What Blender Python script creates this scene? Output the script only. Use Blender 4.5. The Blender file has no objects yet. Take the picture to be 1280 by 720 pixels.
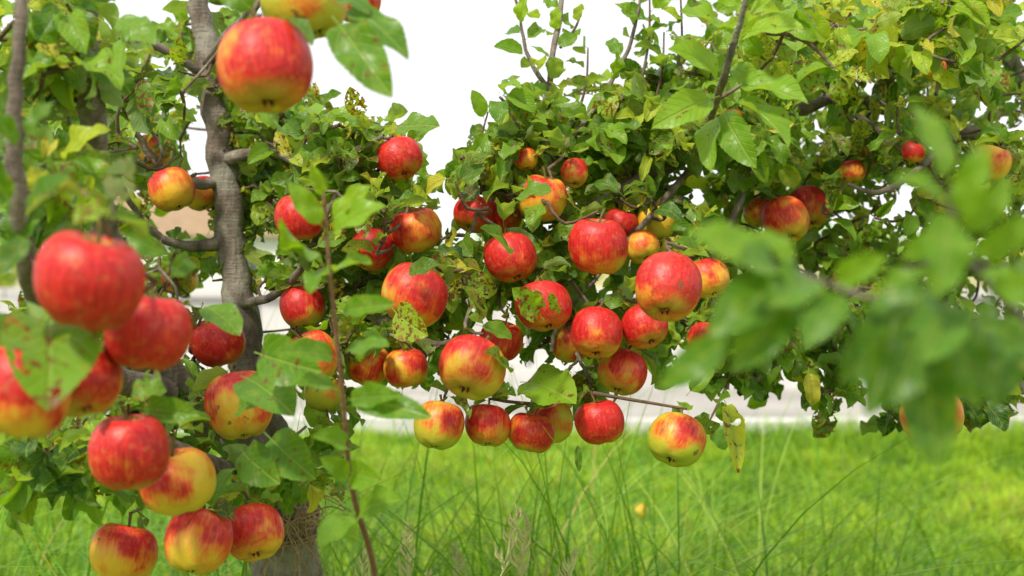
import bpy, math, random
import numpy as np
from mathutils import Vector, Matrix, Euler
random.seed(7); rng=np.random.default_rng(7)
scene=bpy.context.scene
CAMZ=1.0
def at(u,v,d):
    """survey bearing + distance -> world position (metres)"""
    return Vector(((u-640)/1600*d, d, CAMZ+(360-v)/1600*d))

# ------------------------------------------------------------ node helpers
class NT:
    def __init__(s,name):
        s.m=bpy.data.materials.new(name); s.m.use_nodes=True
        s.t=s.m.node_tree; s.t.nodes.clear()
        s.out=s.t.nodes.new('ShaderNodeOutputMaterial')
    def n(s,typ,ins=None,**kw):
        nd=s.t.nodes.new(typ)
        for k,v in kw.items(): setattr(nd,k,v)
        if ins:
            for k,v in ins.items():
                sock=nd.inputs[k]
                if isinstance(v,bpy.types.NodeSocket): s.t.links.new(v,sock)
                else: sock.default_value=v
        return nd
    def math(s,op,a,b=0.0,c=0.0,clamp=False):
        nd=s.n('ShaderNodeMath',{0:a,1:b,2:c},operation=op); nd.use_clamp=clamp
        return nd.outputs[0]
    def mix(s,f,a,b,bt='MIX'):
        nd=s.t.nodes.new('ShaderNodeMix'); nd.data_type='RGBA'; nd.blend_type=bt; nd.clamp_factor=True
        for k,v in ((0,f),(6,a),(7,b)):
            sock=nd.inputs[k]
            if isinstance(v,bpy.types.NodeSocket): s.t.links.new(v,sock)
            else:
                sock.default_value=v if k==0 else (v[0],v[1],v[2],1)
        return nd.outputs[2]
    def sstep(s,x,a,b):
        nd=s.n('ShaderNodeMapRange',{0:x,1:a,2:b,3:0.0,4:1.0}); nd.interpolation_type='SMOOTHSTEP'
        return nd.outputs[0]
    def noise(s,vec,scale,detail=3,rough=.5):
        nd=s.n('ShaderNodeTexNoise',{'Scale':scale,'Detail':detail,'Roughness':rough})
        if vec is not None: s.t.links.new(vec,nd.inputs['Vector'])
        return nd.outputs[0]
    def ramp(s,f,stops):
        nd=s.t.nodes.new('ShaderNodeValToRGB'); s.t.links.new(f,nd.inputs[0])
        e=nd.color_ramp.elements
        while len(e)<len(stops): e.new(.5)
        for el,(p,c) in zip(e,stops): el.position=p; el.color=(c[0],c[1],c[2],1)
        return nd.outputs[0]
    def done(s,sh): s.t.links.new(sh,s.out.inputs[0]); return s.m

def mat_simple(name,c1,c2,scale=4,rough=.85,bump=.3,detail=6,bscale=None):
    k=NT(name); tc=k.n('ShaderNodeTexCoord').outputs['Object']
    f=k.noise(tc,scale,detail,.6); col=k.ramp(f,[(.3,c1),(.7,c2)])
    b=k.n('ShaderNodeBump',{'Strength':bump,'Distance':.02,'Height':k.noise(tc,bscale or scale*6,4)})
    p=k.n('ShaderNodeBsdfPrincipled',{'Base Color':col,'Roughness':rough,'Normal':b.outputs[0]})
    return k.done(p.outputs[0])

def mat_leaf(name,bright=1.0,holes=True):
    k=NT(name)
    lv=k.n('ShaderNodeAttribute',attribute_name='lv').outputs['Vector']
    lc=k.n('ShaderNodeAttribute',attribute_name='lc').outputs['Color']
    sp=k.n('ShaderNodeSeparateColor',{0:lc}); hue,dam=sp.outputs[0],sp.outputs[1]
    sv=k.n('ShaderNodeSeparateXYZ',{0:lv}); x,t=sv.outputs[0],sv.outputs[1]
    b=bright
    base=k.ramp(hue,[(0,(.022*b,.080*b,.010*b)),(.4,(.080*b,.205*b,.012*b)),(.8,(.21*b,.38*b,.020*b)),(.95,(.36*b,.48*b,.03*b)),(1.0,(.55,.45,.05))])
    mot=k.noise(lv,9,3,.6)
    base=k.mix(k.math('MULTIPLY',k.sstep(mot,.42,.75),.45),base,(.26,.37,.035))
    ax=k.math('ABSOLUTE',x)
    mid=k.math('SUBTRACT',1.0,k.sstep(ax,.006,.022))
    ph=k.math('SUBTRACT',k.math('MULTIPLY',t,62.0),k.math('MULTIPLY',ax,75.0))
    sv2=k.sstep(k.math('SINE',ph),.6,1.0)
    vein=k.math('MAXIMUM',mid,k.math('MULTIPLY',sv2,.45))
    base=k.mix(k.math('MULTIPLY',vein,.5),base,(.29,.41,.08))
    spn=k.noise(lv,11,3,.55)
    sm=k.sstep(k.math('ADD',spn,k.math('MULTIPLY',dam,.25)),.72,.79)
    base=k.mix(sm,base,(.17,.08,.02))
    rim=k.sstep(k.math('ADD',mot,k.math('ADD',k.math('MULTIPLY',ax,.5),k.math('MULTIPLY',dam,.17))),.78,.88)
    base=k.mix(rim,base,(.30,.17,.035))
    bf=k.n('ShaderNodeNewGeometry').outputs['Backfacing']
    under=k.mix(.5,base,(.25,.35,.14))
    col=k.mix(bf,base,under)
    bump=k.n('ShaderNodeBump',{'Strength':.8,'Distance':.0015,'Height':k.math('SUBTRACT',mot,vein)})
    rough=k.math('ADD',.38,k.math('MULTIPLY',bf,.3))
    p=k.n('ShaderNodeBsdfPrincipled',{'Base Color':col,'Roughness':rough,'Normal':bump.outputs[0],'Specular IOR Level':.4})
    tcol=k.mix(1.0,col,(1.9,1.75,.5),'MULTIPLY')
    tr=k.n('ShaderNodeBsdfTranslucent',{'Color':tcol})
    sh=k.n('ShaderNodeMixShader',{0:.40,1:p.outputs[0],2:tr.outputs[0]}).outputs[0]
    if holes:
        off=k.sstep(k.math('ADD',k.noise(lv,7.5,1,.5),k.math('MULTIPLY',dam,.2)),.80,.81)
        tp=k.n('ShaderNodeBsdfTransparent')
        sh=k.n('ShaderNodeMixShader',{0:off,1:sh,2:tp.outputs[0]}).outputs[0]
    return k.done(sh)

def mat_grass(name,c0,c1,c2,trans=.35):
    k=NT(name)
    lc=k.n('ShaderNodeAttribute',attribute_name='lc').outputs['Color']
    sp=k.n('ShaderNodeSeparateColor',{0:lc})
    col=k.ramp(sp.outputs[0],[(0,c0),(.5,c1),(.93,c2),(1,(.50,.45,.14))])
    col=k.mix(sp.outputs[1],k.mix(1.0,col,(.34,.40,.3),'MULTIPLY'),col)  # shading painted into the blade colour: darker at the root, full colour at the tip
    p=k.n('ShaderNodeBsdfPrincipled',{'Base Color':col,'Roughness':.5,'Specular IOR Level':.25})
    tr=k.n('ShaderNodeBsdfTranslucent',{'Color':k.mix(1.0,col,(1.35,1.2,.5),'MULTIPLY')})
    return k.done(k.n('ShaderNodeMixShader',{0:trans,1:p.outputs[0],2:tr.outputs[0]}).outputs[0])

def mat_apple():
    k=NT('apple_skin')
    tc=k.n('ShaderNodeTexCoord').outputs['Object']
    oi=k.n('ShaderNodeObjectInfo'); oc=k.n('ShaderNodeSeparateColor',{0:oi.outputs['Color']})
    red,yel,dirt=oc.outputs[0],oc.outputs[1],oc.outputs[2]
    rnd=k.math('MULTIPLY',oi.outputs['Random'],37.0)
    offs=k.n('ShaderNodeCombineXYZ',{0:rnd,1:rnd,2:rnd}).outputs[0]
    v=k.n('ShaderNodeVectorMath',{0:tc,1:offs},operation='ADD').outputs[0]
    s=k.n('ShaderNodeSeparateXYZ',{0:tc}); X,Y,Z=s.outputs
    mp=k.n('ShaderNodeVectorMath',{0:v,1:(24,24,2.0)},operation='MULTIPLY').outputs[0]
    streak=k.noise(mp,1.0,4,.65)
    big=k.noise(v,2.1,2,.5)
    ground=k.mix(yel,(.34,.43,.03),(.74,.40,.03))
    ground=k.mix(k.sstep(big,.4,.65),ground,(.46,.43,.035))
    side=k.math('ADD',k.math('MULTIPLY',Y,-.50),k.math('MULTIPLY',Z,.7))
    val=k.math('ADD',side,k.math('ADD',k.math('MULTIPLY',k.math('SUBTRACT',big,.5),2.6),k.math('MULTIPLY',k.math('SUBTRACT',streak,.5),.9)))
    val=k.math('ADD',val,k.math('MULTIPLY',k.math('SUBTRACT',red,.59),1.5))
    f=k.sstep(val,-.58,.22)
    mid=k.mix(f,ground,(.70,.095,.02))
    deep=k.mix(k.sstep(streak,.3,.7),(.62,.022,.018),(.38,.006,.010))
    col=k.mix(k.sstep(val,-.08,.45),mid,deep)
    rad=k.math('SQRT',k.math('ADD',k.math('MULTIPLY',X,X),k.math('MULTIPLY',Y,Y)))
    low=k.math('MULTIPLY',k.sstep(k.math('MULTIPLY',Z,-1.0),.24,.46),.75)
    col=k.mix(k.math('MULTIPLY',low,k.sstep(k.math('SUBTRACT',big,k.math('MULTIPLY',red,.14)),.28,.52)),col,(.46,.37,.045))
    cav=k.math('MULTIPLY',k.math('SUBTRACT',1.0,k.sstep(k.math('ADD',rad,k.math('MULTIPLY',k.math('SUBTRACT',streak,.5),.3)),.08,.22)),k.math('GREATER_THAN',Z,0.0))
    col=k.mix(k.math('MULTIPLY',cav,.8),col,(.34,.28,.05))
    vo=k.n('ShaderNodeTexVoronoi',{'Vector':v,'Scale':15.0}); vd=vo.outputs['Distance']
    dot=k.math('SUBTRACT',1.0,k.sstep(vd,.05,.12))
    col=k.mix(k.math('MULTIPLY',dot,.36),col,(.80,.50,.2))
    n6=k.noise(v,6,4,.6)
    sc=k.sstep(k.math('ADD',n6,k.math('MULTIPLY',dirt,.17)),.78,.82)
    col=k.mix(k.math('MULTIPLY',sc,.8),col,(.14,.07,.025))
    rus=k.sstep(k.noise(v,9,4,.6),.50,.72)
    col=k.mix(k.math('MULTIPLY',rus,.18),col,(.70,.38,.09))
    bump=k.n('ShaderNodeBump',{'Strength':.14,'Distance':.01,'Height':k.math('ADD',n6,k.math('MULTIPLY',sc,-.8))})
    ro=k.math('ADD',.34,k.math('MULTIPLY',n6,.2))
    p=k.n('ShaderNodeBsdfPrincipled',{'Base Color':col,'Roughness':ro,'Normal':bump.outputs[0],'Specular IOR Level':.36})
    return k.done(p.outputs[0])

def mat_bark(name,c1,c2,c3):
    k=NT(name); tc=k.n('ShaderNodeTexCoord').outputs['Object']
    st=k.n('ShaderNodeVectorMath',{0:tc,1:(1,1,.35)},operation='MULTIPLY').outputs[0]
    n1=k.noise(st,45,7,.7); n2=k.noise(tc,14,4,.6)
    ring=k.n('ShaderNodeVectorMath',{0:tc,1:(30,30,260)},operation='MULTIPLY').outputs[0]
    n3=k.noise(ring,1.0,3,.6)
    col=k.ramp(n1,[(.3,c1),(.55,c2),(.75,c3)])
    col=k.mix(k.math('MULTIPLY',k.sstep(n2,.5,.66),.55),col,(.34,.33,.27))
    col=k.mix(k.math('MULTIPLY',k.sstep(n3,.6,.7),.4),col,(.06,.045,.035))
    h=k.math('ADD',n1,k.math('MULTIPLY',n3,.3))
    b=k.n('ShaderNodeBump',{'Strength':1.0,'Distance':.009,'Height':h})
    p=k.n('ShaderNodeBsdfPrincipled',{'Base Color':col,'Roughness':.85,'Normal':b.outputs[0],'Specular IOR Level':.25})
    return k.done(p.outputs[0])

M_leaf=mat_leaf('apple_leaf',1.0,False); M_leafh=mat_leaf('insect_eaten_apple_leaf',1.0,True)
M_bark=mat_bark('apple_bark',(.08,.06,.045),(.21,.165,.135),(.36,.31,.26))
M_twig=mat_bark('twig_bark',(.08,.045,.03),(.16,.10,.065),(.24,.19,.14))
M_apple=mat_apple()
M_stem=mat_simple('apple_stalk',(.10,.07,.02),(.20,.16,.05),20)
M_calyx=mat_simple('apple_calyx',(.03,.02,.01),(.09,.06,.03),20)
M_rope=mat_simple('jute',(.22,.13,.05),(.42,.30,.16),60)

# ------------------------------------------------------------ mesh helpers
def link(o,parent=None):
    scene.collection.objects.link(o)
    if parent: o.parent=parent
    return o
def np_mesh(name,V,Q,attrs,mat,parent=None):
    me=bpy.data.meshes.new(name)
    V=np.ascontiguousarray(V,dtype=np.float32); Q=np.ascontiguousarray(Q,dtype=np.int32)
    me.vertices.add(len(V)); me.vertices.foreach_set('co',V.ravel())
    me.loops.add(Q.size); me.loops.foreach_set('vertex_index',Q.ravel())
    me.polygons.add(len(Q)); me.polygons.foreach_set('loop_start',np.arange(0,Q.size,4,dtype=np.int32))
    me.polygons.foreach_set('loop_total',np.full(len(Q),4,dtype=np.int32))
    me.polygons.foreach_set('use_smooth',np.ones(len(Q),dtype=bool))
    me.update(calc_edges=True)
    for an,(typ,data) in attrs.items():
        a=me.attributes.new(an,typ,'POINT')
        a.data.foreach_set('vector' if typ=='FLOAT_VECTOR' else 'color',np.ascontiguousarray(data,dtype=np.float32).ravel())
    me.materials.append(mat)
    return link(bpy.data.objects.new(name,me),parent)
def crom(pts,n=6):
    out=[]; P=[pts[0]]+list(pts)+[pts[-1]]
    for i in range(1,len(P)-2):
        for j in range(n):
            t=j/n; a,b,c,d=[np.array(p,float) for p in P[i-1:i+3]]
            out.append(.5*((2*b)+(-a+c)*t+(2*a-5*b+4*c-d)*t*t+(-a+3*b-3*c+d)*t**3))
    out.append(np.array(P[-2],float)); return out
class Tubes:
    def __init__(s): s.v=[];s.f=[]
    def add(s,pts,sides=8,rough=0.0,cap=True):
        """pts: list of (x,y,z,r)"""
        base=len(s.v); n=len(pts); u=None
        for i,p in enumerate(pts):
            a=np.array(pts[max(i-1,0)][:3]); b=np.array(pts[min(i+1,n-1)][:3]); t=b-a
            L=np.linalg.norm(t); t=t/L if L>1e-9 else np.array([0,0,1.])
            if u is None:
                u=np.cross(t,[0.3,1,.2]); 
            u=u-t*np.dot(u,t); u/=np.linalg.norm(u)+1e-12; w=np.cross(t,u)
            for j in range(sides):
                an=2*math.pi*j/sides; r=p[3]*(1+rough*random.uniform(-1,1))
                s.v.append(tuple(np.array(p[:3])+r*(u*math.cos(an)+w*math.sin(an))))
        for i in range(n-1):
            for j in range(sides):
                a=base+i*sides+j; b=base+i*sides+(j+1)%sides
                s.f.append((a,b,b+sides,a+sides))
    def obj(s,name,mat,parent=None):
        me=bpy.data.meshes.new(name); me.from_pydata(s.v,[],s.f); me.update()
        for p in me.polygons: p.use_smooth=True
        me.materials.append(mat)
        return link(bpy.data.objects.new(name,me),parent)

# ------------------------------------------------------------ leaves
class Leaves:
    def __init__(s): s.d=[]
    def add(s,P,D,N,L,W=.56,fold=.25,curl=.6,hue=.4,dam=.3,wave=None):
        D=Vector(D).normalized(); N=Vector(N); N=(N-D*N.dot(D))
        if N.length<1e-4: N=D.orthogonal()
        N.normalize()
        s.d.append((*P,*D,*N,L,W,fold,curl,random.uniform(.01,.05) if wave is None else wave,random.random()*6.28,hue,dam,random.random()))
    def build(s,name,mat,parent=None,rows=20,flt=None,sr=1.0):
        A=np.array(s.d)
        if flt is not None: A=A[flt(A)]
        n=len(A)
        if n==0: return
        P=A[:,0:3];D=A[:,3:6];N=A[:,6:9]; B=np.cross(D,N)
        L,W,F,C,WV,PH,hue,dam,sd=[A[:,i] for i in range(9,18)]
        tau=np.linspace(0,1,rows)
        wx=[0,.06,.15,.28,.42,.55,.68,.8,.9,.96,1.0]; wy=[.03,.42,.74,.95,1.0,.97,.86,.66,.38,.17,.0]
        w=np.interp(tau,wx,wy)
        ser=np.where(np.arange(rows)%2==0,1+.03*sr,1-.035*sr)
        t=np.concatenate([[0,.09],.17+.83*tau]); w=np.concatenate([[.045,.03],w]); ser=np.concatenate([[1,1],ser])
        sj=np.array([-1,-.55,0,.55,1.])
        T=t[:,None]+0*sj[None]; S=sj[None]*np.where(np.abs(sj)[None]>.9,ser[:,None],1)*w[:,None]
        T=T.ravel();S=S.ravel(); k=len(T)
        c=np.maximum(C,.05)[:,None]; ct=c*T[None]
        y=L[:,None]*np.sin(ct)/c; z=-L[:,None]*(1-np.cos(ct))/c
        x=S[None]*(W*L*.5)[:,None]
        wave=np.sin(T[None]*15+PH[:,None]+np.sign(S)[None]*1.3)*np.abs(S)[None]*(WV*L*2.2)[:,None]
        lift=np.abs(x)*np.sin(F)[:,None]+wave
        nt=N[:,None,:]*np.cos(ct)[...,None]+D[:,None,:]*np.sin(ct)[...,None]
        V=P[:,None,:]+D[:,None,:]*y[...,None]+N[:,None,:]*z[...,None]+B[:,None,:]*(x*np.cos(F)[:,None])[...,None]+nt*lift[...,None]
        R=len(t); q=[]
        for i in range(R-1):
            for j in range(4):
                a=i*5+j; q.append((a,a+1,a+6,a+5))
        q=np.array(q); Q=(q[None]+(np.arange(n)*k)[:,None,None]).reshape(-1,4)
        lv=np.stack([np.broadcast_to(S[None]*.5*W[:,None],(n,k)),np.broadcast_to(T[None],(n,k)),np.broadcast_to((sd*60)[:,None],(n,k))],-1)
        lc=np.stack([np.broadcast_to(q_[:,None],(n,k)) for q_ in (hue,dam,sd,np.ones(n))],-1)
        return np_mesh(name,V.reshape(-1,3),Q,{'lv':('FLOAT_VECTOR',lv),'lc':('FLOAT_COLOR',lc)},mat,parent)

# ------------------------------------------------------------ apples data
# (u, v, apparent diameter, distance, redness, yellowness)
AP=[(332,83,121,1.10,.72,.6),(380,2,110,1.17,.1,.3),(448,4,56,1.35,.8,.6),
(113,352,140,.93,1,.8),(185,415,110,1.03,1,.8),(98,472,110,1.02,.95,.8),(28,490,120,.98,.6,.9),
(162,565,102,1.17,.85,.3),(222,602,98,1.28,.45,.8),(247,677,86,1.38,.6,.7),(155,692,87,1.45,.45,.9),(317,666,78,1.47,.7,.8),
(215,237,60,1.85,.5,1),(192,190,46,2.1,.45,1),(252,242,46,1.95,.5,.8),(272,427,70,1.75,.8,.6),(300,507,86,1.5,.5,.7),(225,350,46,2.1,.4,1),(18,145,28,2.1,.8,.8),
(374,272,64,1.65,.9,.6),(378,384,58,1.75,.7,.2),(388,447,72,1.55,.5,.6),(405,492,52,1.65,.1,.2),
(464,312,57,1.72,.85,.4),(500,198,59,1.7,1,.6),(520,288,67,1.72,.45,.9),(518,370,84,1.55,.75,.3),(460,455,57,1.68,.45,.7),(507,460,57,1.66,.5,.6),
(590,460,88,1.5,.6,.6),(548,532,65,1.6,.4,.2),(610,532,59,1.65,.65,.3),
(592,268,53,1.75,.8,.5),(628,268,53,1.8,.8,.6),(638,322,68,1.66,.95,.5),(678,248,64,1.72,.35,.9),(657,199,32,1.75,.5,.9),(718,217,36,1.75,.6,.8),
(680,383,72,1.6,.9,.2),(626,426,57,1.68,.8,.4),(748,308,76,1.62,.75,.3),(775,283,48,1.8,.8,.5),(803,309,44,1.75,.4,1),(820,278,50,1.8,.0,.9),
(835,360,86,1.42,.9,.5),(885,348,55,1.6,.5,.9),(806,408,61,1.62,.85,.3),(746,416,69,1.6,.8,.4),(712,430,50,1.72,.45,.4),(778,465,63,1.66,.6,.2),
(664,541,61,1.66,.6,.4),(690,528,55,1.72,.45,.4),(750,528,65,1.6,.9,.4),(846,550,75,1.55,.25,.15),(882,425,47,1.7,.8,.7),
(982,275,60,1.85,.5,.9),(1010,260,55,1.95,.7,.4),(950,266,42,1.9,.45,.9),(1240,205,46,1.75,.3,1),(1142,190,30,1.75,.8,.8),(1165,520,80,1.55,.35,1),(915,150,28,1.75,.9,.7),(1168,86,30,1.8,.4,1),(1065,215,34,1.9,.5,.9)]
pr=[(.0,.31),(.035,.305),(.075,.335),(.13,.39),(.20,.425),(.28,.425),(.365,.37),(.435,.275),(.482,.15),(.5,.01),(.483,-.14),(.435,-.265),(.365,-.355),(.29,-.41),(.21,-.43),(.14,-.42),(.09,-.385),(.05,-.36),(0,-.355)]
prof=crom([(a,b,0) for a,b in pr],2)
def apple_mesh(i):
    rr=random.Random(i); seg=36; v=[];f=[]
    ph=rr.random()*6; a1=rr.uniform(.0,.025); a2=rr.uniform(.005,.02); hs=rr.uniform(.92,1.05); skew=rr.uniform(-.06,.06); tap=rr.uniform(.0,.16)
    for p in prof:
        for j in range(seg):
            an=2*math.pi*j/seg
            k=1+a2*math.cos(5*an+ph)*(0.35-p[1])+a1*math.cos(an*2+ph)+a1*.6*math.cos(an+ph*2)
            k*=1+tap*p[1]
            x=p[0]*k*math.cos(an); y=p[0]*k*math.sin(an)
            z=p[1]*hs+skew*x+ (.012*math.cos(5*an+ph) if -.45<p[1]<-.37 else 0)
            v.append((x,y,z))
    n=len(prof)
    for i2 in range(n-1):
        for j in range(seg):
            a=i2*seg+j;b=i2*seg+(j+1)%seg; f.append((a,a+seg,b+seg,b))
    nf=len(f)
    T=Tubes(); bx=rr.uniform(-.12,.12)
    pts=crom([(0,0,.27*hs),(bx*.2,0,.42*hs),(bx,.03,.62)],4)
    T.add([(*p,.020+.012*(i3/len(pts))**3) for i3,p in enumerate(pts)],7)
    o=len(v); v+=T.v; f+=[tuple(q+o for q in qq) for qq in T.f]; ns=len(f)
    for s in range(5):   # calyx sepals
        an=s*2*math.pi/5+ph; c,sn=math.cos(an),math.sin(an); o=len(v)
        zb=-.352*hs
        v+=[(c*.05-sn*.03,sn*.05+c*.03,zb-.005),(c*.05+sn*.03,sn*.05-c*.03,zb-.005),(c*.07+sn*.012,sn*.07-c*.012,zb-.06),(c*.045,sn*.045,zb-.105),(c*.07-sn*.012,sn*.07+c*.012,zb-.06)]
        f.append((o,o+1,o+2,o+3,o+4))
    me=bpy.data.meshes.new('apple'); me.from_pydata(v,[],f); me.update()
    for m in (M_apple,M_stem,M_calyx): me.materials.append(m)
    for i4,p in enumerate(me.polygons):
        p.use_smooth=True; p.material_index=0 if i4<nf else (1 if i4<ns else 2)
    return me
AM=[apple_mesh(i+3) for i in range(7)]
apples=[]
for (u,v,dm,d,rd,ye) in AP:
    apples.append([at(u,v,d),dm*d/3200*.975,rd,ye,u,v,d])
for it in range(40):      # keep neighbouring fruit from intersecting (slide along distance)
    for i in range(len(apples)):
        for j in range(i):
            A,B=apples[i],apples[j]
            if (A[0]-B[0]).length<(A[1]+B[1])*.93:
                n,fz=(A,B) if A[6]<B[6] else (B,A)
                fz[6]+=.006; n[6]-=.003
                for q in (n,fz):
                    q[0]=at(q[4],q[5],q[6])
spurs=[]
for i,(loc,r,rd,ye,u,v,d) in enumerate(apples):
    o=bpy.data.objects.new('apple',AM[i%7]); link(o)
    o.location=loc; s=2*r; o.scale=(s,s,s*random.uniform(.94,1.04))
    tx=random.uniform(-.6,.3); ty=random.uniform(-.4,.4)
    R=Euler((tx,ty,0)).to_matrix()@Euler((0,0,random.uniform(-1.1,1.1))).to_matrix()
    o.rotation_euler=R.to_euler()
    o.color=(rd,ye,random.random(),1)
    spurs.append((loc+R@Vector((0,0,.60*s)),R@Vector((0,0,1)),r))
o=bpy.data.objects.new('apple',AM[2]); link(o); gx,gy=at(800,662,5.3).x,5.3
o.location=(gx,gy,.075); o.scale=(.06,)*3; o.rotation_euler=(1.1,.5,2); o.color=(.3,1,.9,1)

# ------------------------------------------------------------ branches
def B(*p): # (u,v,d,r)
    return [(*at(a,b,c),r) for a,b,c,r in p]
left_br=[
 ([(at(352,900,1.95)[0]+.02,1.97,-.05,.08),(at(352,900,1.95)[0]+.01,1.96,.12,.062)]+B((362,900,1.94,.054),(355,720,1.9,.050),(345,600,1.87,.047),(318,500,1.88,.031),(305,420,1.9,.0245),(291,320,1.92,.0225),(283,230,1.93,.021),(270,150,1.94,.019),(257,60,1.95,.017),(243,-40,1.95,.014),(236,-200,1.97,.009))),
 B((345,600,1.87,.04),(290,540,1.78,.033),(225,495,1.68,.030),(165,400,1.55,.022),(128,270,1.42,.016),(112,130,1.34,.014),(104,0,1.3,.012),(100,-120,1.3,.008)),
 B((225,495,1.68,.02),(140,470,1.45,.014),(60,400,1.2,.010),(25,270,1.08,.0075),(20,120,1.05,.006),(32,-30,1.05,.005)),
 B((312,470,1.89,.02),(370,430,1.85,.015),(440,410,1.8,.014),(505,398,1.76,.013),(560,362,1.74,.012),(620,345,1.74,.0095),(690,330,1.75,.007),(760,300,1.76,.004)),
 B((288,300,1.92,.012),(240,308,1.9,.008),(190,290,1.86,.006),(150,230,1.8,.004)),
 B((282,225,1.93,.011),(250,230,1.9,.008),(205,215,1.88,.006),(160,150,1.85,.004)),
 B((278,200,1.93,.010),(340,190,1.85,.008),(390,210,1.75,.006),(440,190,1.7,.005),(480,170,1.68,.003)),
 B((260,80,1.95,.010),(300,30,1.7,.008),(340,-20,1.35,.006),(400,-50,1.2,.004)),
 B((262,100,1.95,.008),(200,60,1.9,.006),(150,50,1.85,.004)),
 B((345,600,1.87,.02),(290,590,1.6,.012),(220,560,1.4,.009),(170,520,1.22,.006)),
 B((505,398,1.76,.008),(540,430,1.7,.005),(580,420,1.62,.003)),
 B((300,380,1.9,.008),(340,370,1.8,.006),(380,330,1.7,.005),(420,240,1.65,.003)),
]
right_br=[
 [(1.55,2.6,-.05,.09),(1.52,2.58,.3,.065),(1.42,2.5,.7,.05)]+B((1480,420,2.35,.04),(1380,250,2.25,.03),(1290,120,2.2,.018),(1230,0,2.2,.012),(1210,-120,2.2,.008)),
 B((1430,330,2.3,.022),(1280,190,2.2,.015),(1180,160,2.1,.012),(1090,130,2.05,.011),(1035,122,2.0,.011),(960,160,1.95,.0105),(880,188,1.88,.010),(820,212,1.84,.009),(760,245,1.8,.007),(700,270,1.77,.005),(620,240,1.75,.003)),
 B((1480,420,2.35,.02),(1340,360,2.2,.014),(1180,330,2.1,.012),(1060,380,2.0,.010),(980,440,1.9,.008),(925,492,1.85,.005)),
 B((1450,560,2.35,.016),(1300,492,1.9,.010),(1240,487,1.8,.008),(1190,495,1.72,.006),(1150,480,1.65,.004)),
 B((700,270,1.77,.008),(680,170,1.8,.0055),(688,90,1.82,.0045),(703,0,1.85,.004),(708,-60,1.86,.003)),
 B((686,112,1.81,.004),(660,70,1.82,.003),(650,20,1.83,.002)),
 B((700,190,1.8,.005),(740,140,1.82,.004),(785,62,1.85,.003),(800,0,1.86,.002)),
 B((820,212,1.84,.005),(845,120,1.85,.004),(850,60,1.86,.003)),
 B((880,188,1.88,.005),(900,112,1.45,.0045),(922,40,1.38,.0035),(940,-30,1.35,.003)),
 B((1090,130,2.05,.008),(1110,80,2.0,.006),(1130,20,2.0,.004)),
 B((1035,122,2.0,.006),(1080,150,1.9,.005),(1130,190,1.85,.004)),
 B((960,160,1.95,.006),(930,240,1.85,.005),(900,300,1.8,.004),(860,320,1.72,.003)),
 B((880,188,1.88,.006),(830,250,1.8,.005),(760,330,1.72,.004),(700,400,1.7,.003),(690,440,1.7,.003)),
 B((1180,330,2.1,.006),(1250,260,2.1,.005),(1290,200,2.1,.003)),
 B((690,370,1.72,.004),(720,440,1.7,.003),(740,480,1.68,.0025)),
 B((1130,130,2.05,.006),(1090,60,1.75,.005),(1060,10,1.7,.004)),
 B((1200,160,2.1,.006),(1150,210,1.75,.005),(1100,240,1.7,.004),(1060,230,1.7,.002)),
 B((1430,500,2.3,.012),(1400,420,1.3,.006),(1290,410,.80,.003),(1190,400,.68,.0022),(1080,370,.68,.0018),(980,335,.70,.0013)),
 B((1290,410,.80,.0025),(1215,330,.66,.002),(1185,240,.63,.0015)),
]
nodes=[]
def make_tree(brs,name,mat=M_bark):
    root=bpy.data.objects.new(name,None); link(root)
    T=Tubes()
    for b in brs:
        pts=crom(b,7); out=[]
        for i,p in enumerate(pts):
            r=max(p[3],.0012); j=min(.0035,r*.35)
            q=(p[0]+random.uniform(-j,j),p[1]+random.uniform(-j,j),p[2]+random.uniform(-j,j)*.3,r*random.uniform(.93,1.09)); out.append(q)
            if r<.03: nodes.append(q[:3])
        T.add(out,14 if b[0][3]>.015 else 8,.035)
    T.obj('trunk_and_branches',mat,root)
    return root
treeL=make_tree(left_br,'apple_tree'); nL=len(nodes)
treeR=make_tree(right_br,'apple_tree')
trunk_pts=[np.array(p) for p in crom(left_br[0],4)]

# jute tie around the trunk
T=Tubes(); root=bpy.data.objects.new('jute_tie',None); link(root)
for kx in range(14):
    zc=at(350,638,1.88).z+random.uniform(-.035,.045); c=at(350,638,1.88); pts=[]
    tl=random.uniform(-.015,.015); ph=random.random()*6
    for j in range(25):
        a=ph+2*math.pi*j/24; rr=.053+.004*math.sin(3*a+kx)+random.uniform(0,.003)
        pts.append((c.x+rr*math.cos(a),c.y+rr*math.sin(a),zc+tl*math.sin(a)+random.uniform(-.002,.002),.0022))
    T.add(pts,5,.2)
for kx in range(90):
    c=at(352+random.uniform(-42,42),638+random.uniform(-30,30),1.81); e=c+Vector((random.uniform(-.05,.07),-random.uniform(0,.03),-random.uniform(-.01,.09)))
    m=(c+e)/2+Vector((random.uniform(-.02,.02),-.01,.01)); T.add([(*p,.0009) for p in crom([c,m,e],4)],4)
T.obj('strands',M_rope,root)

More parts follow.
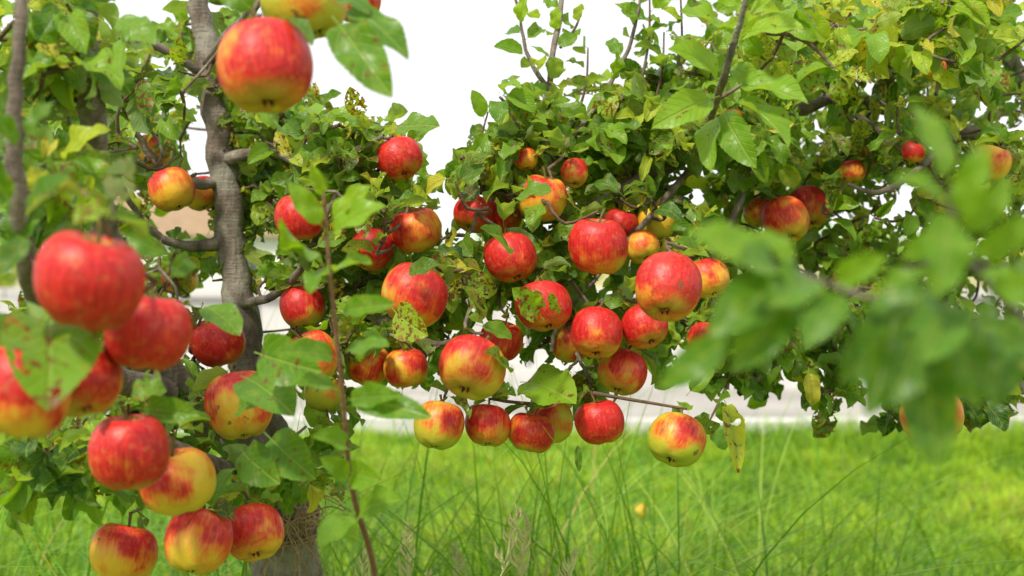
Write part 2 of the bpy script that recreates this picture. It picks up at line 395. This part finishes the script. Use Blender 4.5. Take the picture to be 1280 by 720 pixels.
# ------------------------------------------------------------ foliage
GAPS=[(505,55,108,78),(572,90,40,90),(552,185,20,26),(674,462,28,34),(250,190,20,24),(340,300,14,18),(345,408,18,32),(240,275,18,14),(762,35,22,36),(860,440,18,14)]
def bearing(p): return 640+p[0]/p[1]*1600, 360-(p[2]-CAMZ)/p[1]*1600
def blocked(M,keep=.9,pad=.012):
    u,v=bearing(M)
    for g in GAPS:
        if ((u-g[0])/g[2])**2+((v-g[1])/g[3])**2<1: return True
    for a in apples:
        L=a[0]
        if M[1]<L.y+.02:
            k=L.y/M[1]; dx=M[0]*k-L.x; dz=(M[2]-CAMZ)*k-(L.z-CAMZ)
            if dx*dx+dz*dz<(a[1]*.90+pad)**2 and random.random()<keep: return True
    if M[1]<1.9 and 20<v<560:
        for t in trunk_pts:
            k=t[1]/M[1]
            if abs(M[0]*k-t[0])<t[3]+.02 and abs((M[2]-CAMZ)*k-(t[2]-CAMZ))<.05 and random.random()<.85: return True
    return False
LV=[Leaves(),Leaves()]; TW=[Tubes(),Tubes()]; HR=[Leaves(),Leaves()]
def rosette(C,axis,n,tree,Lr=(.05,.08),hb=.45,keep=.82,dmg=.5,chk=True):
    ph=random.random()*6.28; ax=Vector(axis).normalized(); a=ax.orthogonal().normalized(); b=ax.cross(a)
    hb+=random.gauss(0.05,.15)
    for i in range(n):
        an=ph+i*2.4+random.uniform(-.4,.4); el=random.uniform(-.25,.9)
        D=(a*math.cos(an)+b*math.sin(an))*math.cos(el)+ax*math.sin(el)
        D=D+Vector((0,0,-.15)); D.normalize()
        N=Vector((random.gauss(0,.5),random.gauss(-.45,.5),random.gauss(.7,.4)))
        L=random.uniform(*Lr); P=Vector(C)+Vector((random.gauss(0,.004),random.gauss(0,.004),random.gauss(0,.006)))
        M=P+D*L*.6; E=P+D*L
        if chk and (blocked(M,keep) or blocked(E,keep,0)): continue
        h=min(.96,max(0,random.gauss(hb,.22)))
        if random.random()<.035: h=.99
        dm=random.random()**1.3*dmg*2
        LV[tree].add(P,D,N,L,random.uniform(.44,.62),random.uniform(.1,.85),random.uniform(.3,1.9),h,min(dm,1))
def shoot(pts,tree,r=.0025,step=.022,Lr=(.05,.08),hb=.5,chk=True,start=.15,mk=True):
    cp=crom(pts,6)
    if mk: TW[tree].add([(*p[:3],r*(1-.6*i/len(cp))) for i,p in enumerate(cp)],6)
    acc=0; an=random.random()*6
    for i in range(1,len(cp)):
        if i/len(cp)<start: continue
        seg=Vector(cp[i][:3])-Vector(cp[i-1][:3]); acc+=seg.length
        while acc>step:
            acc-=step; an+=2.4; ax=seg.normalized(); a=ax.orthogonal().normalized(); b=ax.cross(a)
            D=(a*math.cos(an)+b*math.sin(an))*.8+ax*.55; P=Vector(cp[i][:3]); L=random.uniform(*Lr)
            if chk and (blocked(P+D*L*.6,.85) or blocked(P+D*L,.85)): continue
            N=Vector((random.gauss(0,.4),random.gauss(-.5,.4),random.gauss(.7,.3)))
            LV[tree].add(P,D,N,L,random.uniform(.46,.6),random.uniform(.1,.7),random.uniform(.2,1.4),min(.95,max(0,random.gauss(hb,.18))),random.random()*.7)
# fruiting spurs
ros=[]
for (S,ax,r) in spurs:
    ros.append((S,Vector(ax)+Vector((0,0,.4)),random.randint(4,6),(.04,.062),.45))
# crown volume (bearing, distance, spreads, rosettes, hue)
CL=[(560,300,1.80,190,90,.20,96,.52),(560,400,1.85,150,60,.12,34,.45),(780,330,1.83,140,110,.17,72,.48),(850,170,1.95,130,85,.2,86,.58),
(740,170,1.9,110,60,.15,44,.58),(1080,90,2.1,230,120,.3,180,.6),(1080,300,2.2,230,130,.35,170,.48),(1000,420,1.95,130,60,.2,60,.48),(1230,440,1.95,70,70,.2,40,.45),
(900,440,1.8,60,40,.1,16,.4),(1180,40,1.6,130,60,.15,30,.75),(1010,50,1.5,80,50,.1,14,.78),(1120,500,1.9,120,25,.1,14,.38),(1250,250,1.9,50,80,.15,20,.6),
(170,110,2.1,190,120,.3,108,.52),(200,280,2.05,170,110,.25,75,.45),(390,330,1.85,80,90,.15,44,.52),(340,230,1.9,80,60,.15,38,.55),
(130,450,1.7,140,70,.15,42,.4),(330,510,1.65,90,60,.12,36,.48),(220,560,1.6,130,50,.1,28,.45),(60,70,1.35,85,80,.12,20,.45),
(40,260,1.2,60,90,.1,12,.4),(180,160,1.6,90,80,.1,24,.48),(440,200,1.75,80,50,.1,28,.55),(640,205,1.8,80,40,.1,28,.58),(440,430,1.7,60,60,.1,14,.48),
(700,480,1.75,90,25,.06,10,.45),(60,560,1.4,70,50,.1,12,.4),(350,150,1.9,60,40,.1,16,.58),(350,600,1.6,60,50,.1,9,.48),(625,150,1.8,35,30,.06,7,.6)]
for (u,v,d,su,sv,sd,n,h) in CL:
    for i in range(n):
        while 1:
            a,b,c=[random.uniform(-1,1) for _ in range(3)]
            if a*a+b*b<1: break
        P=at(u+a*su,v+b*sv,d+c*sd)
        if blocked(P,0): continue
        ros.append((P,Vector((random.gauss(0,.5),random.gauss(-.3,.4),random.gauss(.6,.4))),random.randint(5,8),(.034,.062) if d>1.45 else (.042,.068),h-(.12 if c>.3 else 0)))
base=np.array(nodes)
ros.sort(key=lambda q:float(np.min(np.sum((base-np.array(q[0]))**2,1))))
cap=np.zeros((len(nodes)+len(ros)*3,3)); cap[:len(nodes)]=base; own=np.zeros(len(cap),int); own[nL:len(nodes)]=1; cnt=len(nodes)
for (P,ax,n,Lr,h) in ros:
    p=np.array(P); dd=np.sum((cap[:cnt]-p)**2,1); k=int(np.argmin(dd)); Q=Vector(cap[k]); tr=int(own[k]); L=(P-Q).length
    m=(P+Q)/2+Vector((random.gauss(0,.12),random.gauss(0,.12),random.gauss(-.06,.1)))*L
    cp=crom([Q,m,P],4)
    TW[tr].add([(*c,.0028-.0012*i/len(cp)) for i,c in enumerate(cp)],5,.12)
    for c in (m,P): cap[cnt]=c; own[cnt]=tr; cnt+=1
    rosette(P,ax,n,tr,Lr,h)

# upright shoots against the sky
shoot([at(680,170,1.8),at(688,90,1.82),at(703,0,1.85),at(708,-50,1.86)],1,mk=False,step=.016,hb=.65,Lr=(.035,.06))
shoot([at(686,112,1.81),at(660,70,1.82),at(650,20,1.83)],1,mk=False,step=.016,hb=.65,Lr=(.03,.055),chk=False)
shoot([at(740,140,1.82),at(785,62,1.85),at(800,0,1.86)],1,mk=False,step=.018,hb=.6,Lr=(.035,.06),chk=False)
for (a,b,c,e) in ((845,150,850,-20),(720,150,735,60),(880,130,890,20),(815,140,830,40),(760,190,752,110),(650,20,625,-30),(800,110,812,-10),(640,190,632,120),(700,60,728,10)):
    shoot([at(a,b,1.85),at((a+c)/2+5,(b+e)/2,1.85),at(c,e,1.86)],1,step=.017,hb=.62,Lr=(.035,.06))
shoot([at(620,240,1.75),at(600,190,1.78),at(610,140,1.8)],1,step=.020,hb=.65,Lr=(.035,.055),chk=False)
shoot([at(900,112,1.45),at(922,40,1.38),at(940,-30,1.35)],1,mk=False,step=.025,hb=.75,Lr=(.05,.075))
shoot([at(1110,80,2.0),at(1130,20,2.0),at(1140,-40,2.)],1,mk=False,step=.02,hb=.7)
for (a,b) in ((960,-20),(1040,-20),(1180,-20),(1250,0)):
    shoot([at(a-10,120,1.9),at(a,50,1.9),at(a+12,b,1.9)],1,step=.02,hb=.76)

# individually surveyed near leaves: base -> tip
def bt(tree,bu,bv,bd,tu,tv,td,W=.55,hue=.45,dam=.2,fold=None,curl=.5,N=None):
    P=at(bu,bv,bd);E=at(tu,tv,td);D=E-P;L=D.length*(1+curl*curl/20)
    Nn=Vector(N) if N else Vector((random.gauss(0,.45),-1.0,random.gauss(.6,.35)))
    Dn=D.normalized(); Nn=(Nn-Dn*Nn.dot(Dn)).normalized(); D2=Dn*math.cos(curl/2)+Nn*math.sin(curl/2)
    HR[tree].add(P,D2,Nn,L,W,random.uniform(.15,.6) if fold is None else fold,curl,hue,dam,random.uniform(.008,.028))
F1=1.03
for q in [(1185,240,.62,1140,132,.62,.42,.45),(1190,265,.62,1112,225,.61,.42,.45),(1195,300,.63,1260,220,.62,.42,.45),(1205,330,.64,1290,268,.63,.42,.45),
 (1185,385,.66,1220,510,.65,.5,.3),(1180,345,.65,1083,435,.64,.5,.25),(1150,395,.65,1050,475,.64,.5,.18),(1150,395,.65,1172,585,.63,.45,.18),
 (1210,400,.66,1300,445,.64,.45,.45),(1195,310,.63,1125,325,.61,.45,.45),(1230,335,.64,1310,380,.62,.45,.45),(1120,380,.64,1082,520,.62,.45,.18),(1180,250,.62,1170,370,.60,.48,.45),
 (1160,390,.65,1112,505,.62,.5,.15),(1255,390,.7,1240,510,.66,.45,.25),(1200,285,.62,1235,180,.6,.38,.5),(1220,350,.63,1265,345,.6,.4,.5),(1190,370,.64,1150,455,.6,.5,.3),
 (1290,410,.8,1268,330,.75,.45,.4),(1240,370,.7,1200,445,.66,.45,.35),
 (1000,340,.66,885,420,.64,.46,.22),(1010,345,.66,915,465,.65,.45,.22),(980,335,.66,860,292,.64,.38,.55),(1000,338,.66,945,290,.66,.42,.55),(1040,355,.65,1110,320,.62,.42,.55),
 (930,410,.66,825,485,.66,.35,.28),(1060,362,.64,1005,435,.62,.45,.28),(1090,370,.64,1170,345,.62,.42,.45),(975,340,.66,920,330,.62,.5,.4),(1020,350,.66,960,385,.62,.5,.35)]:
    q=list(q); q[2]*=F1; q[5]*=F1
    bt(1,*q[:6],W=q[6],hue=q[7]+.08,dam=.2,curl=random.uniform(.3,.9))
for q in [(900,112,1.40,835,62,1.35,.42,.75),(900,120,1.40,815,160,1.36,.42,.75),(903,125,1.40,985,185,1.35,.45,.65),(908,110,1.4,1010,130,1.35,.42,.75),(925,45,1.38,1005,35,1.33,.42,.85),
 (922,50,1.38,850,15,1.33,.42,.8),(898,140,1.42,890,215,1.38,.38,.7),(930,25,1.38,985,-15,1.35,.42,.85),(900,130,1.42,945,210,1.37,.4,.55)]:
    bt(1,*q[:6],W=q[6],hue=q[7],dam=.3,curl=random.uniform(.4,1.2))
# water shoot in front of the left tree
sh=[at(472,900,1.45),at(470,730,1.3),at(440,610,1.2),at(427,480,1.15),at(412,340,1.13),at(405,250,1.12),at(398,215,1.12)]
cp=crom(sh,7); TS=Tubes(); TS.add([(*p,.0034-.0022*i/len(cp)) for i,p in enumerate(cp)],8)
M_shoot=mat_simple('young_shoot_bark',(.15,.05,.03),(.26,.14,.07),30)
TS.obj('water_shoot',M_shoot,treeL)
for q in [(405,250,1.12,388,205,1.1,.4,.85),(408,290,1.12,360,228,1.1,.42,.8),(408,280,1.12,465,232,1.1,.42,.85),(410,320,1.13,352,272,1.08,.45,.8),(411,300,1.12,482,258,1.08,.40,.8),
 (412,335,1.13,360,312,1.1,.45,.75),(412,335,1.13,388,368,1.08,.42,.5),(413,345,1.13,465,330,1.1,.5,.75),(418,390,1.13,495,380,1.1,.38,.5),(425,450,1.14,350,440,1.1,.42,.5),(425,440,1.14,487,432,1.1,.45,.5),
 (428,490,1.15,370,482,1.1,.42,.5),(430,500,1.15,500,495,1.1,.38,.5),(430,500,1.15,540,522,1.1,.3,.45),(434,560,1.17,390,545,1.12,.45,.6),(437,590,1.18,477,600,1.12,.45,.6),(438,600,1.18,400,572,1.15,.5,.6),
 (444,640,1.2,402,682,1.15,.55,.6),(446,650,1.22,500,625,1.16,.45,.6),(450,670,1.24,405,660,1.18,.5,.65)]:
    bt(0,*q[:6],W=q[6]-.03,hue=q[7]-.02,dam=.3,curl=random.uniform(.2,.9))
for q in [(318,440,1.25,402,465,1.18,.5,.45,.5),(300,470,1.3,368,520,1.22,.5,.45,.4),(330,540,1.35,395,600,1.28,.5,.45,.4),(300,560,1.35,350,605,1.28,.45,.45,.4),(290,520,1.3,345,490,1.25,.45,.55,.3),
 (300,580,1.35,265,635,1.3,.45,.45,.3),(62,392,1.0,60,515,.9,.6,.6,.6),(255,500,1.35,210,545,1.3,.4,.5,.3),(250,380,1.3,300,420,1.25,.45,.5,.3),
 (352,20,1.1,390,58,1.08,.4,.3,.2),(420,8,1.1,510,75,1.07,.36,.4,.3),(415,20,1.1,490,122,1.05,.40,.45,.5),(400,-10,1.1,462,18,1.08,.45,.35,.2),(440,-15,1.1,462,50,1.1,.4,.6,.2),
 (30,280,.95,90,222,.92,.42,.35,.3),(20,260,.95,-30,200,.92,.45,.35,.3),(40,290,.95,0,345,.92,.45,.2,.3),(30,180,.95,68,128,.95,.42,.35,.2),(25,190,.95,-15,135,.93,.45,.35,.2),(60,290,.95,112,300,.93,.4,.35,.3),
 (30,390,1.0,-15,450,.95,.5,.35,.3),(150,290,1.1,210,318,1.1,.42,.4,.3),(20,545,1.1,-20,600,1.,.45,.4,.3),(170,510,1.2,250,520,1.18,.42,.45,.3),(140,20,1.2,195,55,1.17,.45,.55,.2),(170,30,1.2,152,100,1.17,.4,.65,.2),
 (455,150,1.65,437,108,1.62,.6,.9,1.),(485,160,1.66,550,158,1.6,.42,.5,.5)]:
    bt(0,*q[:6],W=q[6],hue=q[7],dam=q[8],curl=random.uniform(.2,.9))
bt(1,650,478,1.7,720,505,1.55,W=.4,hue=.75,dam=.5); bt(1,905,500,1.6,922,592,1.53,W=.30,hue=.97,dam=.6,curl=1.4,fold=.8); bt(1,722,550,1.6,724,590,1.6,W=.25,hue=.4)
bt(0,490,385,1.5,535,420,1.45,W=.6,hue=.85,dam=.8); bt(1,640,325,1.55,600,285,1.5,W=.5,hue=.45,dam=.4); bt(1,680,400,1.55,640,360,1.5,W=.5,hue=.8,dam=.8); bt(1,640,250,1.65,690,240,1.6,W=.5,hue=.5,dam=.3)
bt(1,700,395,1.5,690,365,1.48,W=.5,hue=.7,dam=.8); bt(0,505,345,1.5,550,330,1.48,W=.5,hue=.35,dam=.4); bt(1,640,470,1.5,605,440,1.45,W=.45,hue=.5,dam=.6)
shoot([at(910,480,1.75),at(900,500,1.7),at(885,530,1.65)],1,hb=.5,chk=False,Lr=(.03,.045),start=0)
for i,tr in enumerate((treeL,treeR)):
    LV[i].build('leaves',M_leaf,tr,rows=14,flt=lambda A:A[:,16]<=.6,sr=.8)
    LV[i].build('eaten_leaves',M_leafh,tr,rows=14,flt=lambda A:A[:,16]>.6,sr=.8)
    HR[i].build('near_leaves',M_leaf,tr,rows=34,flt=lambda A:A[:,16]<=.55,sr=.8)
    HR[i].build('near_eaten_leaves',M_leafh,tr,rows=34,flt=lambda A:A[:,16]>.55,sr=.8)
    TW[i].obj('twigs',M_twig,tr)

# ------------------------------------------------------------ ground
def sheet(name,x0,x1,y0,y1,z,mat,nx=2,ny=2):
    V=[(x0+(x1-x0)*i/nx,y0+(y1-y0)*j/ny,z) for j in range(ny+1) for i in range(nx+1)]; Q=[]
    for j in range(ny):
        for i in range(nx):
            a=j*(nx+1)+i; Q.append((a,a+1,a+nx+2,a+nx+1))
    me=bpy.data.meshes.new(name); me.from_pydata(V,[],Q); me.materials.append(mat); me.update()
    return link(bpy.data.objects.new(name,me))
k=NT('soil_and_turf'); tc=k.n('ShaderNodeTexCoord').outputs['Object']
c=k.ramp(k.noise(tc,3.5,6,.65),[(.3,(.06,.12,.012)),(.6,(.14,.24,.02)),(.8,(.22,.21,.06))])
M_turf=k.done(k.n('ShaderNodeBsdfPrincipled',{'Base Color':c,'Roughness':.95}).outputs[0])
sheet('ground',-900,900,-60,1500,-.004,M_turf)
EDGE=8.5; WY=12.6
M_road=mat_simple('pale_gravel',(.24,.23,.21),(.42,.40,.37),.8,.95,.4,8,60)
sheet('gravel_road',-120,120,EDGE+.35,WY+.1,.004,M_road)
M_conc=mat_simple('concrete',(.42,.41,.40),(.64,.63,.61),1.0,.9,.3,8,30)
def box(V,F,x0,x1,y0,y1,z0,z1):
    o=len(V); V+=[(x0,y0,z0),(x1,y0,z0),(x1,y1,z0),(x0,y1,z0),(x0,y0,z1),(x1,y0,z1),(x1,y1,z1),(x0,y1,z1)]
    F+=[tuple(o+i for i in f) for f in ((0,3,2,1),(4,5,6,7),(0,1,5,4),(1,2,6,5),(2,3,7,6),(3,0,4,7))]
def boxes(name,lst,mat,parent=None,bev=0):
    V=[];F=[]
    for b in lst: box(V,F,*b)
    me=bpy.data.meshes.new(name); me.from_pydata(V,[],F); me.materials.append(mat); me.update()
    o=link(bpy.data.objects.new(name,me),parent)
    if bev: m=o.modifiers.new('b','BEVEL'); m.width=bev; m.segments=2
    return o
boxes('stone_kerb',[(-30+i*.8,-30+i*.8+.785,EDGE+.2,EDGE+.35,-.05,.11+random.uniform(-.01,.01)) for i in range(76)],M_conc,bev=.012)
boxes('concrete_wall',[(-60+i*2.5,-60+i*2.5+2.48,WY+.1,WY+.35,-.1,.90) for i in range(48)]
 +[(-60+i*2.5,-60+i*2.5+2.49,WY+.03,WY+.42,.902,1.0) for i in range(48)]
 +[(-60+i*2.5,-60+i*2.5+2.49,WY-.02,WY+.097,-.1,.22) for i in range(48)]
 +[(-60+i*2.5-.17,-60+i*2.5+.15,WY+.0,WY+.097,.223,.898) for i in range(0,48,2)],M_conc,bev=.012)

# grass
def grass(name,X,Y,H,Wd,lean,hue,mat,segs=3,Z0=0.,arch=1.0):
    n=len(X); an=rng.uniform(0,6.283,n); face=an+rng.normal(0,.6,n)+1.57
    t=np.linspace(0,1,segs+1); dx=np.cos(an);dy=np.sin(an)
    off=lean[:,None]*H[:,None]*(t**2)[None]; hz=H[:,None]*(t[None]-arch*.5*np.minimum(lean,1.4)[:,None]*(t**3)[None])
    w=(Wd[:,None]*(1-t[None]**1.6)+.0004)*.5
    cx=X[:,None]+dx[:,None]*off; cy=Y[:,None]+dy[:,None]*off; cz=Z0+hz
    fx=np.cos(face)[:,None];fy=np.sin(face)[:,None]
    V=np.stack([np.stack([cx-fx*w,cy-fy*w,cz],-1),np.stack([cx+fx*w,cy+fy*w,cz],-1)],2)
    k=(segs+1)*2; q=np.array([(2*i,2*i+1,2*i+3,2*i+2) for i in range(segs)])
    Q=(q[None]+(np.arange(n)*k)[:,None,None]).reshape(-1,4)
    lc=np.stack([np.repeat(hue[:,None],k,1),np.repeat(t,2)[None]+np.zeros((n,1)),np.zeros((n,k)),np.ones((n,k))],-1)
    return np_mesh(name,V.reshape(-1,3),Q,{'lc':('FLOAT_COLOR',lc)},mat)
M_grass=mat_grass('lawn_blades',(.07,.22,.008),(.30,.55,.014),(.56,.72,.035))
N=105000
Y=2.6+(EDGE+.1-2.6)*rng.random(N)**.95; X=rng.uniform(-1,1,N)*(1.0+Y*.50)
pat=np.sin(X*2.1+np.sin(Y*1.7)*1.5)*np.cos(Y*1.4+X*.7)+.7*np.sin(X*6.3+Y*3.1)*np.sin(Y*5.2-X*2.2)+.7*np.sin(X*13+np.sin(Y*9)*2)*np.sin(Y*11+X*5)
H=.035+.05*rng.random(N)+.06*np.clip(pat,0,2)
edge=np.clip((Y-7.1)/1.2,0,1)*np.clip((X-.0)/2.2,0.10,1); H=H+edge*.20*rng.random(N)
hue=np.clip(.50+.18*pat+rng.normal(0,.2,N),0,1)
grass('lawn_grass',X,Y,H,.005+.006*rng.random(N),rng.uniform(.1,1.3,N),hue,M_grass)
M_tall=mat_grass('tall_blades',(.07,.24,.015),(.20,.43,.025),(.46,.60,.09))
def tall(n,xr,yr,hr): return rng.uniform(*xr,n),rng.uniform(*yr,n),rng.uniform(*hr,n)
parts=[tall(420,(-.5,.3),(1.95,3.2),(.65,1.05)),tall(170,(.2,1.1),(2.6,3.6),(.5,.9)),tall(450,(-1.6,-.4),(1.9,3.2),(.65,1.08)),tall(1000,(-1.6,1.3),(2.4,4.2),(.25,.6))]
X=np.concatenate([p[0] for p in parts]);Y=np.concatenate([p[1] for p in parts]);H=np.concatenate([p[2] for p in parts]);n=len(X)
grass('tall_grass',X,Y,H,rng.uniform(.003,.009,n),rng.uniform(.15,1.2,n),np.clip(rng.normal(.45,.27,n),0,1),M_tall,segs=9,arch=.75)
n=160   # long arching blades beside the trunk
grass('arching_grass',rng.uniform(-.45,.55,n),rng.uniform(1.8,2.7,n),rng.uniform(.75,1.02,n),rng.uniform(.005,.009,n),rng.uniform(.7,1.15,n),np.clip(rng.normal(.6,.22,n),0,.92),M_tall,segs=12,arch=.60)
# seed heads
T=Tubes()
for i in range(10):
    x,y=random.uniform(-.3,.1),random.uniform(1.8,2.3); h=random.uniform(.42,.62); lx=random.uniform(-.15,.15)
    pts=crom([(x,y,0),(x+lx*.3,y,h*.6),(x+lx,y-.05,h)],6)
    T.add([(*p,.0012) for p in pts],4)
    e=Vector(pts[-1])
    for j in range(26):
        t=j/26; c=e+Vector((lx*.2*t,0,-.0+.09*t)); a=random.random()*6.3; l=.014*(1-t*.6)
        T.add([(*c,.0012),(*(c+Vector((math.cos(a)*l,math.sin(a)*l,l*1.2))),.0022),(*(c+Vector((math.cos(a)*l*1.1,math.sin(a)*l*1.1,l*2.2))),.0003)],4)
T.obj('grass_seed_heads',mat_simple('dry_seed',(.46,.46,.18),(.64,.62,.30),30))

# ------------------------------------------------------------ distance
M_far=mat_leaf('distant_foliage',1.3,False)
LF=Leaves(); TT=Tubes()
for i in range(26):
    x=-52+i*4.2+random.uniform(-1.5,1.5); y=70+random.uniform(-6,8); h=random.uniform(3.2,5.5); ye=random.random()
    TT.add([(x,y,0,.18),(x+.1,y,h*.4,.13),(x,y,h*.8,.05)],6)
    for c in range(9):
        cx,cy,cz=x+random.gauss(0,1.1),y+random.gauss(0,1),h*random.uniform(.35,.85); rr=random.uniform(.6,1.2)
        for j in range(42):
            d=Vector((random.gauss(0,1),random.gauss(0,1),random.gauss(0,1))).normalized()
            LF.add(Vector((cx,cy,cz))+d*rr*random.uniform(.5,1),d+Vector((0,0,.2)),(random.gauss(0,1),random.gauss(-.6,1),random.gauss(.6,1)),random.uniform(.3,.5),.8,.1,.5,min(1,max(0,random.gauss(.55+.4*ye,.2))),0)
r_=bpy.data.objects.new('distant_trees',None); link(r_)
LF.build('crowns',M_far,r_,rows=6); TT.obj('trunks',M_bark,r_)
V=[];Q=[]
for j in range(7):
    for i in range(61):
        x=-600+i*20; t=j/6; y=380+t*120; V.append((x,y,-1+math.sin(t*math.pi)*(9+5*math.sin(x*.011)+3*math.sin(x*.031+1))))
for j in range(6):
    for i in range(60):
        a=j*61+i; Q.append((a,a+1,a+62,a+61))
me=bpy.data.meshes.new('hills'); me.from_pydata(V,[],Q); me.materials.append(mat_simple('hill_ground',(.22,.24,.12),(.38,.33,.15),.02,.95,.1)); me.update()
for p in me.polygons:p.use_smooth=True
link(bpy.data.objects.new('hills',me))
hs=bpy.data.objects.new('white_house',None); link(hs)
M_w=mat_simple('render_wall',(.66,.65,.62),(.8,.79,.76),.6,.9,.1); M_roof=mat_simple('roof_tiles',(.22,.14,.08),(.34,.24,.14),3,.85,.4)
M_gl=mat_simple('window_glass',(.05,.06,.07),(.09,.1,.12),1,.15,0); M_d=mat_simple('door_wood',(.12,.07,.04),(.18,.11,.06),5)
hx,hy=-11.5,46
boxes('walls',[(hx-5,hx+5,hy,hy+7,-.1,2.9)],M_w,hs)
me=bpy.data.meshes.new('roof'); a=[(hx-5.4,hy-.4,2.85),(hx+5.4,hy-.4,2.85),(hx+5.4,hy+7.4,2.85),(hx-5.4,hy+7.4,2.85),(hx-5.4,hy+3.5,4.6),(hx+5.4,hy+3.5,4.6)]
me.from_pydata(a,[],[(0,1,5,4),(2,3,4,5),(1,2,5),(3,0,4),(3,2,1,0)]); me.materials.append(M_roof); link(bpy.data.objects.new('roof',me),hs)
boxes('windows',[(hx-4+i*2.6,hx-2.8+i*2.6,hy-.02,hy+.05,1.0,2.2) for i in (0,2,3)],M_gl,hs)
boxes('window_frames',[(hx-4.1+i*2.6,hx-2.7+i*2.6,hy-.06,hy-.003,.9,.99) for i in (0,2,3)]+[(hx-4.1+i*2.6,hx-2.7+i*2.6,hy-.06,hy-.003,2.21,2.3) for i in (0,2,3)],M_w,hs)
boxes('door',[(hx-1.3,hx-.4,hy-.03,hy+.05,0,2.05)],M_d,hs)

# ------------------------------------------------------------ light
w=bpy.data.worlds.new('World'); scene.world=w; w.use_nodes=True; t=w.node_tree; t.nodes.clear()
el,az=math.radians(50),math.radians(212)
sky=t.nodes.new('ShaderNodeTexSky'); sky.sky_type='NISHITA'; sky.sun_disc=False; sky.sun_elevation=el; sky.sun_rotation=az; sky.dust_density=3; sky.air_density=1
tc=t.nodes.new('ShaderNodeTexCoord'); no=t.nodes.new('ShaderNodeTexNoise'); no.inputs['Scale'].default_value=2.2; no.inputs['Detail'].default_value=6
t.links.new(tc.outputs['Generated'],no.inputs['Vector'])
mr=t.nodes.new('ShaderNodeMapRange'); mr.inputs[1].default_value=.3; mr.inputs[2].default_value=.6; mr.inputs[3].default_value=.75; mr.inputs[4].default_value=1.0
t.links.new(no.outputs[0],mr.inputs[0])
mx=t.nodes.new('ShaderNodeMix'); mx.data_type='RGBA'; t.links.new(mr.outputs[0],mx.inputs[0]); t.links.new(sky.outputs[0],mx.inputs[6]); mx.inputs[7].default_value=(9.0,9.0,9.1,1)
bg=t.nodes.new('ShaderNodeBackground'); bg.inputs[1].default_value=.14; t.links.new(mx.outputs[2],bg.inputs[0])
ow=t.nodes.new('ShaderNodeOutputWorld'); t.links.new(bg.outputs[0],ow.inputs[0])
sun=bpy.data.lights.new('sun','SUN'); sun.energy=4.6; sun.angle=math.radians(6); sun.color=(1,.94,.80)
so=bpy.data.objects.new('sun',sun); link(so)
sd=Vector((math.sin(az)*math.cos(el),math.cos(az)*math.cos(el),math.sin(el)))
so.rotation_euler=sd.to_track_quat('Z','Y').to_euler()

cam=bpy.data.cameras.new('camera'); co=bpy.data.objects.new('camera',cam); link(co); scene.camera=co
co.location=(0,0,CAMZ); co.rotation_euler=(math.pi/2,0,0); cam.lens=45; cam.sensor_width=36; cam.clip_start=.05; cam.clip_end=3000
cam.dof.use_dof=True; cam.dof.focus_distance=1.62; cam.dof.aperture_fstop=4.3
scene.view_settings.view_transform='Standard'; scene.view_settings.look='None'; scene.view_settings.exposure=0
print('leaves',len(LV[0].d),len(LV[1].d))
